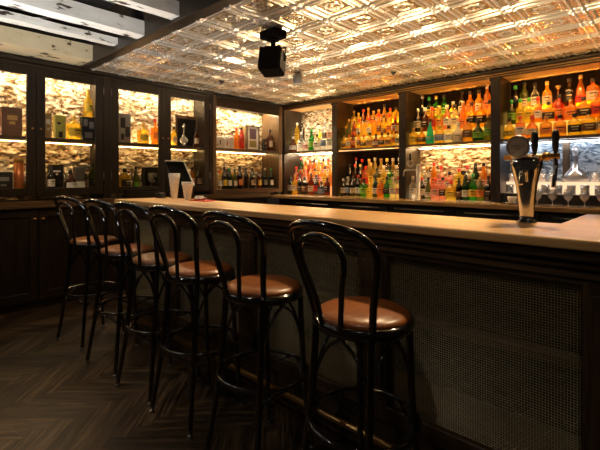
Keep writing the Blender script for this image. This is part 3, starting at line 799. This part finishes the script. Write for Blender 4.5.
# corner bay, upper
row(0,1,0,[(293,'squat','brown','white','white'),(301,'round','clear','white','white'),(306.5,'wide','clear','white','pink',.8),(311.5,'wine','green','green','green',1.0),(317,'square','clear','black','white',.9),(323,'round','clear','silver','blue'),(329,'tall','clear','white','white')], zU, W(0,1,0), GR(0,1))
row(0,1,1,[(297,'tall','gold','white','yellow'),(302,'wine','black','black',None),(308,'round','clear','white','cream'),(316,'round','clear','white','cream'),(319.5,'squat','yellow','gold','yellow',.8),(324,'round','clear','silver','black'),(329,'round','clear','white','orange')], zU+.13, W(0,1,1), GR(0,1))
# corner bay, lower
row(0,0,0,[(290,'round','darkgreen','black','white'),(294,'round','yellow','gold','cream'),(300,'wine','black','black','black'),(305,'square','black','black','brown'),(311,'wine','brown','black','cream'),(316.5,'round','black','black','red'),(321,'wide','black','black','blue',.8),(327,'round','brown','gold','black')], zL, W(0,0,0), GR(0,0))
row(0,0,1,[(296,'round','pink','red','red'),(300,'round','red','black','pink'),(305,'round','pink','gold','cream'),(310,'round','orange','red','orange'),(315,'square','amber','black','cream'),(320,'round','orange','gold','pink'),(325,'round','gold','black','yellow'),(330,'round','amber','gold','orange')], zL+.13, W(0,0,1), GR(0,0))
row(0,0,2,[(299,'wine','green','red','green'),(303,'round','orange','gold','orange'),(308,'round','amber','red','red'),(313,'round','orange','black','orange'),(318,'round','gold','gold','yellow'),(323,'round','amber','black','pink'),(328,'round','orange','red','cream')], zL+.25, W(0,0,2), GR(0,0))
# second bay, upper: packed with amber spirits
row(1,1,0,gen(341,399,11,11,(A,A,GO,GO,'brown','clear'),('round','square','wide','squat'),('tan','brown','cream','orange','black')), zU, W(1,1,0), GR(1,1))
row(1,1,1,gen(342,399,11,21,(A,GO,GO,A,'brown','olive'),('round','square','tall','cone'),('white','brown','cream',None,'orange')), zU+.16, W(1,1,1), GR(1,1))
row(1,1,2,gen(345,399,11,31,(A,GO,OR,GO,'brown'),('round','square','tall','cone'),('yellow','cream',None,'orange','black')), zU+.31, W(1,1,2), GR(1,1))
# second bay, lower
row(1,0,0,[(342,'round','black','silver','cream',.9),(347.5,'round','black','silver','blue',1.0),(352.5,'wine','black','black','cream',.95),(358,'wine','black','red','white',1.0),(364.5,'square','green','black','green'),(370.5,'wide','yellow','gold','yellow',.8),(376.5,'wine','darkgreen','black','white',1.0),(382.5,'square','orange','cork','orange'),(389,'round','green','black','black'),(394.5,'round','clear','white','white'),(399,'round','clear','red','pink')], zL, W(1,0,0), GR(1,0))
row(1,0,1,[(350,'wine','black','black','black'),(355,'wine','brown','red','black'),(360,'wine','black','gold','brown'),(365,'round','pink','red','red'),(371,'tall','gold','gold','yellow'),(377,'square','olive','black','yellow'),(384,'round','yellow','white','yellow'),(390,'round','green','black','green'),(396,'round','clear','white','cream')], zL+.12, W(1,0,1), GR(1,0))
row(1,0,2,[(356,'wine','black','red',None),(362,'round','brown','red','red'),(369,'round','gold','gold','yellow'),(375,'cone','yellow','white','yellow'),(381,'round','gold','cork','cream'),(387,'round','clear','gold','white'),(393,'round','gold','white','cream'),(399,'round','clear','white','white')], zL+.22, W(1,0,2), GR(1,0))
# third bay, upper
row(2,1,0,[(413,'wide',GO,'gold','yellow',.85),(421.5,'squat',A,'cork','brown',.9),(430,'cone','teal','teal' if 0 else 'black','teal',1.0),(440,'wide',GO,'gold','blue',.9),(450.5,'wide','clear','black','white',.82),(460,'squat','white','white','cream',1.0),(470,'square',A,'black','brown',1.0),(479.5,'squat','darkgreen','black','green',1.02),(489.5,'round','olive','gold','green',1.0)], zU, W(2,1,0), GR(2,1))
row(2,1,1,[(416,'round','black','silver','cream'),(423,'round','brown','white','black'),(431,'round','orange','red','red'),(438.5,'round','gold','gold','orange'),(446,'round','pink','white','white'),(455,'round','clear','black','cream'),(463,'cone','orange','cork','orange'),(472,'round',A,'black','black'),(480,'square',A,'gold','black'),(488,'round',A,'black','black')], zU+.16, W(2,1,1), GR(2,1))
row(2,1,2,[(421,'wine','black','white',None),(428,'round','darkgreen','green','yellow'),(436,'round','green','gold','yellow'),(444,'round','green','black','green'),(453,'squat','gold','white','cream',.85),(462,'wine','black','black','cream'),(470,'round','orange','black','orange'),(479,'round',A,'black','cream'),(487,'tall',OR,'silver','orange')], zU+.31, W(2,1,2), GR(2,1))
# third bay, lower
row(2,0,0,[(412,'round','clear','silver','white'),(423,'round','black','red','cream',.95),(429.5,'cone','olive','black','white',.9),(438,'square','pink','red','pink'),(447,'round','pink','black','black',.95),(457,'wide','gold','red','yellow',.95),(466,'wine','black','black','brown',.85),(473.5,'wine','darkgreen','black','white',.95),(480,'wine','green','green','yellow'),(486,'round','olive','gold','orange',.95),(492,'round','black','black','black')], zL, W(2,0,0), GR(2,0))
row(2,0,1,[(420,'round','gold','red','cream'),(427,'round','clear','gold','white'),(434,'tall','orange','red','orange'),(442,'round','pink','red','pink'),(450,'wide','pink','black','white',.9),(460,'square','yellow','red','yellow'),(469,'round','clear','red','black'),(477,'wine','darkgreen','black','cream'),(485,'wine','orange','black','pink'),(491,'round','orange','cork','orange')], zL+.10, W(2,0,1), GR(2,0))
# right-hand bay, upper
row(3,1,0,[(508,'squat',GO,'black','yellow',1.12),(519.5,'square',OR,'red','white',1.05),(532,'squat',OR,'red','cream',1.15),(546,'wide',A,'cork','orange',1.0),(560,'wide',A,'black','orange',1.0),(574.5,'wide',GO,'black','black',1.0),(590,'wide',GO,'black','brown',1.08),(604,'round',A,'black','cream',1.0),(615,'round',A,'gold','black',1.0)], zU, W(3,1,0), GR(3,1))
row(3,1,1,[(507,'round','darkgreen','green','green'),(514,'round','yellow','green','yellow'),(526,'round',GO,'green','yellow'),(537,'round',OR,'red','white'),(548,'wide',A,'black','black',.9),(560,'round','red','black','orange'),(570,'wide',OR,'gold','orange',.9),(583,'wide',A,'black','black',.95),(596,'square',OR,'cork','red'),(608,'square',A,'black','cream')], zU+.16, W(3,1,1), GR(3,1))
row(3,1,2,[(512,'round','black','green',None),(523,'wine','olive','black','cream'),(535,'round','clear','black','white'),(547,'round',A,'gold','cream'),(560,'decanter','brown','gold',None,.78),(571,'round','black','black','black'),(582,'cone',OR,'gold','red'),(592,'square',OR,'black','cream'),(603,'round',A,'cork','orange'),(613,'tall',A,'black','cream')], zU+.31, W(3,1,2), GR(3,1))
# picture-like box behind in third bay lower
o = box('dark_carton', M['matte'], None, -.05, .05, -.03, .03, 0, .24, b=.003, loc=(X_at(463,4.93),4.925,zL+.102)); tag(o, 'tall black carton at the back of the lower third bay', 'box')

# ------------------------------------------------------------------ glassware, right-hand bay lower
box('backing_panel', M['marble'], BB, COLX[3]+cw, -.95, 4.955, 4.975, 1.01, 1.62)
box('backing_panel', M['marble'], BB, -.89, COLX[4]-cw, 4.955, 4.975, 1.01, 1.62)
box('mullion', M['midz'], BB, -.95, -.885, 4.93, 4.978, 1.003, 1.63, b=.003)
x0, x1 = COLX[3]+cw+.012, COLX[4]-cw-.012
box('display_step', M['charcoal'], BB, x0, x1, 4.63, 4.78, 1.003, 1.10, b=.002)
box('display_step', M['stepcool'], BB, x0, x1, 4.782, 4.92, 1.003, 1.22, b=.002)
GC = glass('drinking glass', (.94,.94,.94), .16, .7, rough=.03)
def glass_mesh(kind):
    b = MB()
    if kind == 'snifter': pr = [(.030,0),(.031,.002),(.006,.006),(.005,.045),(.010,.052),(.030,.070),(.040,.095),(.037,.125),(.028,.155),(.0265,.155),(.035,.125),(.038,.095),(.028,.073),(0,.056)]
    elif kind == 'tumbler': pr = [(.034,0),(.036,.002),(.039,.09),(.0375,.09),(.0345,.008),(0,.008)]
    elif kind == 'stem': pr = [(.032,0),(.033,.002),(.005,.006),(.004,.075),(.012,.082),(.034,.11),(.036,.14),(.030,.185),(.0288,.185),(.034,.14),(.031,.112),(0,.088)]
    b.lathe(pr, 16, cap=False); return b.mesh(kind, GC)
gm = {k: glass_mesh(k) for k in ('snifter','tumbler','stem')}
def put_glass(kind, name, x, y, z, label, group):
    o = link(name, gm[kind], None, (x,y,z)); tag(o, label, 'glass', group)
xs = [X_at(523,4.43)+i*.125 for i in range(8)]
for i, x in enumerate(xs):
    put_glass('snifter', 'snifter_glass', x, 4.43, 1.0015, f"clear stemmed snifter on the back counter's front edge, {ORD[i]} from left", 'snifters on the back counter')
for i in range(9):
    x = x0+.06+i*.11
    if x > x1-.04: break
    put_glass('tumbler', 'tumbler_glass', x, 4.70, 1.1015, f"clear tumbler on the lit step behind the snifters, {ORD[i]} from left", 'tumblers on the lit step')
for i, p_ in enumerate((512, 524, 542, 553, 595, 607)):
    put_glass('tumbler', 'tumbler_glass', X_at(p_,4.85), 4.85, 1.2215, f"clear tumbler on the top step level with the decanter, {ORD[i]} from left", 'tumblers beside the decanter')
t = thing('decanter', 'clear cut glass decanter with a ball stopper among tumblers, right-hand bay', 'decanter', (X_at(575.5,4.85),4.85,1.2215))
o = MB().lathe([(.058,0),(.076,.010),(.080,.028),(.066,.055),(.042,.085),(.022,.115),(.016,.14),(.015,.18),(.024,.19),(.022,.19),(.013,.18),(.014,.14),(.02,.115),(.039,.085),(.062,.055),(.074,.03),(.06,.012),(0,.01)], 18, cap=False).build('decanter_body', GC, t)
o2 = MB().lathe([(.011,.17),(.012,.195),(.018,.20),(.026,.225),(.018,.25),(0,.256)], 12).build('stopper', GC, t)
CG = glass('cut crystal', (.96,.96,.97), .45, .9, rough=.03)
for q in (o, o2): q.data.materials[0] = CG; q.scale = (1.45,1.0,1.4)
# espresso cup stack at the left of the glassware
t = thing('coffee_cup', 'white cup on a saucer at the left end of the glassware', 'cup', (X_at(512,4.45),4.45,1.0015))
MB().lathe([(.03,0),(.035,.003),(.062,.014),(.063,.017),(.03,.008),(0,.006)], 20, cap=False).build('saucer', M['ceramic'], t)
b = MB(); b.lathe([(.022,.010),(.030,.014),(.042,.05),(.044,.075),(.041,.075),(.027,.018),(0,.016)], 20, cap=False); b.build('cup_body', M['ceramic'], t)
MB().tube(smooth_path([(.04,0,.062),(.06,0,.058),(.058,0,.035),(.036,0,.03)]), .0045, 6).build('handle', M['ceramic'], t)

# ------------------------------------------------------------------ left wall contents
def Y_at(px, X):
    f = -569.6*X/(690.0-px); return (f+.685*X)/.729
def lb(sh, g, cap, lab, px_, z, where, grp, k=1.0, X=-4.75):
    t = bottle(sh, g, cap, lab, X, Y_at(px_, X), z+.0015, where, grp, k, PI*.5+.35); return t
zc = 1.1265; zs = 1.6635; zn = 1.1015; zns = 1.6655
g1 = 'wine bottles in the lower niche'
low = [(219.5,'round','clear','red','white',.85),(224.5,'wine','black','black','yellow',.95),(229.5,'wine','darkgreen','green','white',.9),(235,'wine','olive','black','white',.85),(240,'wine','black','black','orange',1.0),(252,'wine','black','black','cream',.92),(259,'wine','brown','gold','yellow',.92),(271,'wine','darkgreen','green','white',.92)]
for i, it in enumerate(low): lb(it[1], it[2], it[3], it[4], it[0], zn, f"lower niche front row, {ORD[i]} from left", g1, it[5], X=-4.70)
for i, (p_, sh, g, c, l) in enumerate(((221,'wine','gold','gold','cream'),(227.5,'round','black','black','blue'),(233.5,'round','gold','white','cream'),(239.5,'wine','black','black','white'),(246,'wine','black','black',None),(253,'wine','olive','gold','white'),(259.5,'round','black','silver','white'),(265,'wine','black','white','white'))):
    lb(sh, g, c, l, p_, zn, f"lower niche back row, {ORD[i]} from left", g1, .95, X=-4.83)
g2 = 'bottles on the upper niche shelf'
lb('wine','orange','red','orange',236.5, zns, 'upper niche shelf, right of the white cartons', g2, .95)
lb('wine','red','black','red',241.5, zns, 'upper niche shelf, left of the framed picture', g2, 1.0)
lb('round','brown','black','cream',270, zns, 'upper niche shelf, right of the framed picture', g2, 1.15, X=-4.74)
def carton(px0, px1, z, h, mats, label, X=-4.75, d=.09, name='carton', marks=None, grp=None):
    y0, y1 = Y_at(px0, X+d/2), Y_at(px1, X+d/2)
    t = thing(name, label, 'box', (X,(y0+y1)/2,z+.0005), group=grp); w = abs(y1-y0)/2
    MB().box(-d/2, d/2, -w, w, 0, h, b=.003).build('box_body', mats[0], t)
    b = MB()
    for (u0, u1, v0, v1) in (marks or [(.2,.8,.55,.75),(.35,.65,.3,.4)]):
        b.box(d/2, d/2+.0015, -w+2*w*u0, -w+2*w*u1, h*v0, h*v1)
    b.build('printed_panel', mats[1], t); return t
gold = plain('gold print', (.6,.38,.12), .4, .6); brownc = plain('brown carton', (.16,.07,.035), .6)
copper = plain('copper tube', (.62,.20,.06), .35, .4); silv = plain('mottled silver carton', (.28,.26,.24), .4, .3)
tan = plain('tan board', (.42,.30,.14), .6); greenc = plain('green gold tin', (.42,.40,.08), .4, .2); dgrey = plain('grey carton', (.13,.12,.10), .6)
pic = plain('purple print', (.12,.06,.10), .6); oliv = plain('olive print', (.35,.30,.10), .6)
carton(215.5, 224.5, zns, .165, (M['white'], P['black']), 'bright white carton on the upper niche shelf, left one', marks=[(.5,.6,.3,.7),(.2,.3,.2,.35)])
carton(225.5, 234, zns, .17, (M['white'], P['red']), 'bright white carton on the upper niche shelf, right one', marks=[(.15,.25,.25,.6),(.5,.9,.85,.95)])
t = thing('picture_frame', 'pale upright frame with a purple picture on the upper niche shelf', 'picture frame', (-4.78,(Y_at(247,-4.76)+Y_at(260,-4.76))/2,zns+.0005))
w = abs(Y_at(260,-4.76)-Y_at(247,-4.76))/2; h = .37
b = MB(); b.box(-.02,.02,-w,-w+.02,0,h,b=.002); b.box(-.02,.02,w-.02,w,0,h,b=.002); b.box(-.02,.02,-w+.02,w-.02,0,.02,b=.002); b.box(-.02,.02,-w+.02,w-.02,h-.02,h,b=.002); b.build('frame', M['midz'], t)
MB().box(-.012,.006,-w+.02,w-.02,.02,h-.02).build('mount', M['white'], t)
MB().box(.006,.009,-w*.5,w*.5,.17,.32).build('picture', pic, t); MB().box(.006,.009,-w*.5,w*.5,.05,.15).build('caption_panel', oliv, t)
t.rotation_euler = (0,0,0)
carton(264.5, 267.5, zns, .2, (M['matte'], gold), 'narrow black carton beside the framed picture on the upper niche shelf', X=-4.87, d=.06)
o = box('tan_board', tan, None, -.012, .012, -.06, .06, 0, .36, b=.002, loc=(-4.88,Y_at(244.5,-4.88),zns+.0005)); tag(o, 'upright tan board leaning place left of the framed picture', 'board')
# cabinet 1
carton(2, 22.5, zs, .27, (brownc, gold), 'large brown carton with gold print in the leftmost glazed cabinet', marks=[(.25,.75,.55,.72),(.35,.65,.4,.5)])
carton(-6, 13, zc, .19, (M['matte'], M['grey']), 'low black carton at the bottom of the leftmost glazed cabinet')
t = thing('bottle_tube', 'tall copper coloured tube at the bottom of the leftmost cabinet', 'tube', (-4.72,Y_at(19,-4.72),zc+.0005))
MB().lathe([(.040,0),(.042,.002),(.042,.30)], 20).build('tube_body', copper, t); MB().lathe([(.0435,.285),(.0435,.33),(.040,.332)], 20).build('tube_cap', gold, t)
carton(44.5, 52, zs, .25, (tan, M['white']), 'pale tan carton in the second glazed door, upper shelf left')
carton(55.5, 66, zs, .24, (greenc, P['black']), 'green gold tin carton behind the second glazed door, upper shelf', marks=[(.3,.7,.05,.3),(.2,.5,.6,.7)])
lb('wide','gold','gold','yellow',73.5, zs, 'second glazed door, upper shelf centre', 'bottles in the glazed cabinets', 1.0)
carton(82.5, 95, zs, .25, (M['matte'], silv), 'black and silver patterned carton under a bottle, second glazed door', marks=[(.1,.4,.6,.9),(.55,.9,.5,.8),(.2,.8,.1,.35)])
lb('round','gold','gold','yellow',88, zs+.2525, 'standing on the patterned carton, second door', 'bottles in the glazed cabinets', 1.0)
lb('round','black','black','white',50.5, zc, 'second glazed door, bottom left corner', 'bottles in the glazed cabinets', .85, X=-4.69)
carton(50, 64, zc, .27, (M['matte'], M['white']), 'tall black carton with white emblem, second glazed door, bottom shelf', X=-4.82, marks=[(.25,.75,.72,.78),(.42,.58,.6,.68)])
lb('squat','brown','black','white',70.5, zc, 'second glazed door, bottom shelf centre', 'bottles in the glazed cabinets', .9, X=-4.70)
carton(76, 85, zc, .25, (dgrey, M['white']), 'grey carton with white band, second glazed door, bottom shelf', marks=[(0,1,.12,.38)], X=-4.77)
lb('wine','olive','black','black',92.5, zc, 'second glazed door, bottom right corner', 'bottles in the glazed cabinets', .9)
for i, p_ in enumerate((56,63,70,77,84)):
    put_glass('stem', 'stemmed_glass', -4.90, Y_at(p_,-4.90), zc+.001, f"small stemmed glass behind the second door's bottles, {ORD[i]} from left", 'stemmed glasses in the cabinets')
# cabinet 2
carton(119.5, 131, zs, .33, (silv, P['black']), 'mottled silver upright carton, upper left behind the third glazed door', marks=[(.1,.5,.5,.85),(.5,.9,.2,.55),(.15,.4,.1,.3)])
lb('wide','gold','gold','yellow',143, zs, 'third glazed door, upper shelf', 'bottles in the glazed cabinets', .95)
lb('round','orange','red','orange',155, zs, 'third glazed door, upper right', 'bottles in the glazed cabinets', 1.05)
lb('wide','gold','black','black',125, zc, 'third glazed door, bottom left', 'bottles in the glazed cabinets', .95)
lb('cone','olive','black','green',136, zc, 'third glazed door, bottom centre', 'bottles in the glazed cabinets', .85)
carton(145, 160, zc, .26, (M['matte'], M['grey']), 'black carton behind a stemmed glass, third glazed door', X=-4.86)
put_glass('stem', 'stemmed_glass', -4.71, Y_at(151,-4.71), zc+.001, 'pale stemmed glass before a black carton, third glazed door', 'stemmed glasses in the cabinets')
for i, p_ in enumerate((120,130,140)):
    put_glass('stem', 'stemmed_glass', -4.92, Y_at(p_,-4.92), zc+.001, f"small stemmed glass at the back of the third door, {ORD[i]} from left", 'stemmed glasses in the cabinets')
t = thing('framed_panel', 'dark panel in a brown frame behind the fourth glazed door', 'picture frame', (-4.90,Y_at(187,-4.9),zs+.0005))
b = MB(); b.box(-.01,.01,-.17,-.14,0,.42,b=.002); b.box(-.01,.01,.14,.17,0,.42,b=.002); b.box(-.01,.01,-.14,.14,.38,.42,b=.002); b.build('frame', M['midz'], t)
MB().box(-.006,.003,-.14,.14,.0,.38).build('panel', M['matte'], t)
t = thing('decanter', 'ornate clear decanter before a dark panel, fourth glazed door', 'decanter', (-4.76,Y_at(184,-4.76),zs+.001))
MB().lathe([(.035,0),(.04,.004),(.012,.02),(.014,.03),(.05,.06),(.056,.09),(.03,.12),(.010,.15),(.009,.24),(.012,.245),(0,.25)], 18).build('decanter_body', GC, t)
MB().lathe([(.008,.25),(.018,.265),(.014,.285),(0,.30)], 12).build('stopper', GC, t)
for i, (p_, sh, g, c, l) in enumerate(((176,'round','black','black','cream'),(184,'round','clear','silver','white'),(192,'round','orange','black','pink'),(199,'round','black','black','cream'))):
    lb(sh, g, c, l, p_, zc, f"fourth glazed door, bottom shelf, {ORD[i]} from left", 'bottles in the glazed cabinets', .9)
for i, p_ in enumerate((174,196)):
    lb('round','brown' if i else 'gold','black','cream',p_, zs, f"fourth glazed door, upper shelf {('left','right')[i]}", 'bottles in the glazed cabinets', .8)

# ------------------------------------------------------------------ lights
def spot(loc, target, e, size, blend=.6, c=(1,.78,.5), r=.04):
    l = bpy.data.lights.new('spot', 'SPOT'); l.energy = e; l.spot_size = math.radians(size); l.spot_blend = blend; l.color = c; l.shadow_soft_size = r
    o = bpy.data.objects.new('spot', l); COL.objects.link(o); o.location = loc
    o.rotation_euler = (Vector(target)-Vector(loc)).to_track_quat('-Z', 'Y').to_euler()
def area(loc, target, e, sx, sy, c, sp=180):
    l = bpy.data.lights.new('area', 'AREA'); l.shape = 'RECTANGLE'; l.size = sx; l.size_y = sy; l.spread = math.radians(sp); l.energy = e; l.color = c
    o = bpy.data.objects.new('area', l); COL.objects.link(o); o.location = loc
    o.rotation_euler = (Vector(target)-Vector(loc)).to_track_quat('-Z', 'Y').to_euler()
for x, e in ((-.45,62), (-1.3,66), (-2.2,48), (-3.1,52)):
    spot((x,2.35,2.37), (x,1.78,1.08), e, 60, .8, (1,.74,.42))
for x, e in ((-.95,9), (-1.5,7.5), (-2.0,6.5), (-2.4,6), (-2.9,6), (-3.45,5)):
    spot((x-.5,1.15,2.5), (x-.07,1.27,.79), e, 16, 1.0, (1,.66,.34))
spot((-2.9,.2,2.5), (-2.45,.35,0), 42, 48, 1.0, (1,.66,.38))
spot((-3.10,3.26,2.27), (-3.1,3.3,0), 14, 90, .8)
for x, e in ((-4.1,7), (-3.2,9), (-2.3,9), (-1.4,10), (-.5,10)): spot((x,3.75,.8), (x+.1,3.1,2.4), e*4.6, 115, 1.0, (1,.76,.47), .07)  # unseen upward spots added to light the tin ceiling
for x in (-4.0,-3.1,-2.1,-1.0,-.2): spot((x,3.1,.9), (x,4.35,2.4), 60, 50, 1.0, (1,.62,.25), .10)        # unseen amber spots added to brighten the ceiling near the cornice
area((-2.5,-.4,.7), (-3.3,1.0,2.5), 15, 1.2, .6, (.90,.94,1.0), 70)  # unseen cool fill added low down to brighten the joists
spot((-3.3,.2,1.5), (-4.3,1.2,2.5), 9, 60, 1, (1,.80,.5))
spot((-2.4,-.9,2.3), (-1.9,1.1,.9), 9, 75, .6, (1,.93,.85), .02)
for x in (-.9, -2.0, -3.0): spot((x+.35,.35,2.45), (x,1.15,1.0), 7, 60, .8, (1,.88,.72), .02)
spot((.5,.2,2.3), (-.35,1.6,.6), 6, 50, .9, (1,.82,.55), .05)
spot((-3.4,.6,2.4), (-4.6,1.1,1.0), 22, 62, 1, (1,.7,.4))      # unseen spot added to brighten the ledge and base cabinets

w = bpy.data.worlds.new('World'); S.world = w; w.use_nodes = True
w.node_tree.nodes['Background'].inputs[0].default_value = (.03,.022,.015,1); w.node_tree.nodes['Background'].inputs[1].default_value = .25

# ------------------------------------------------------------------ camera
cam = bpy.data.cameras.new('Camera'); co = bpy.data.objects.new('Camera', cam); COL.objects.link(co)
cam.sensor_width = 36; cam.lens = 415/600*36; cam.shift_y = -48/600; cam.clip_start = .05
co.location = (0,0,H); fwd = Vector((-.685,.729,0)).normalized()
co.rotation_euler = fwd.to_track_quat('-Z', 'Y').to_euler()
S.camera = co
S.view_settings.view_transform = 'Standard'; S.view_settings.look = 'None'; S.view_settings.gamma = 1
S.view_settings.use_curve_mapping = False; S.view_settings.exposure = 0.7
S.cycles.max_bounces = 8; S.cycles.transparent_max_bounces = 24; S.cycles.sample_clamp_indirect = 6
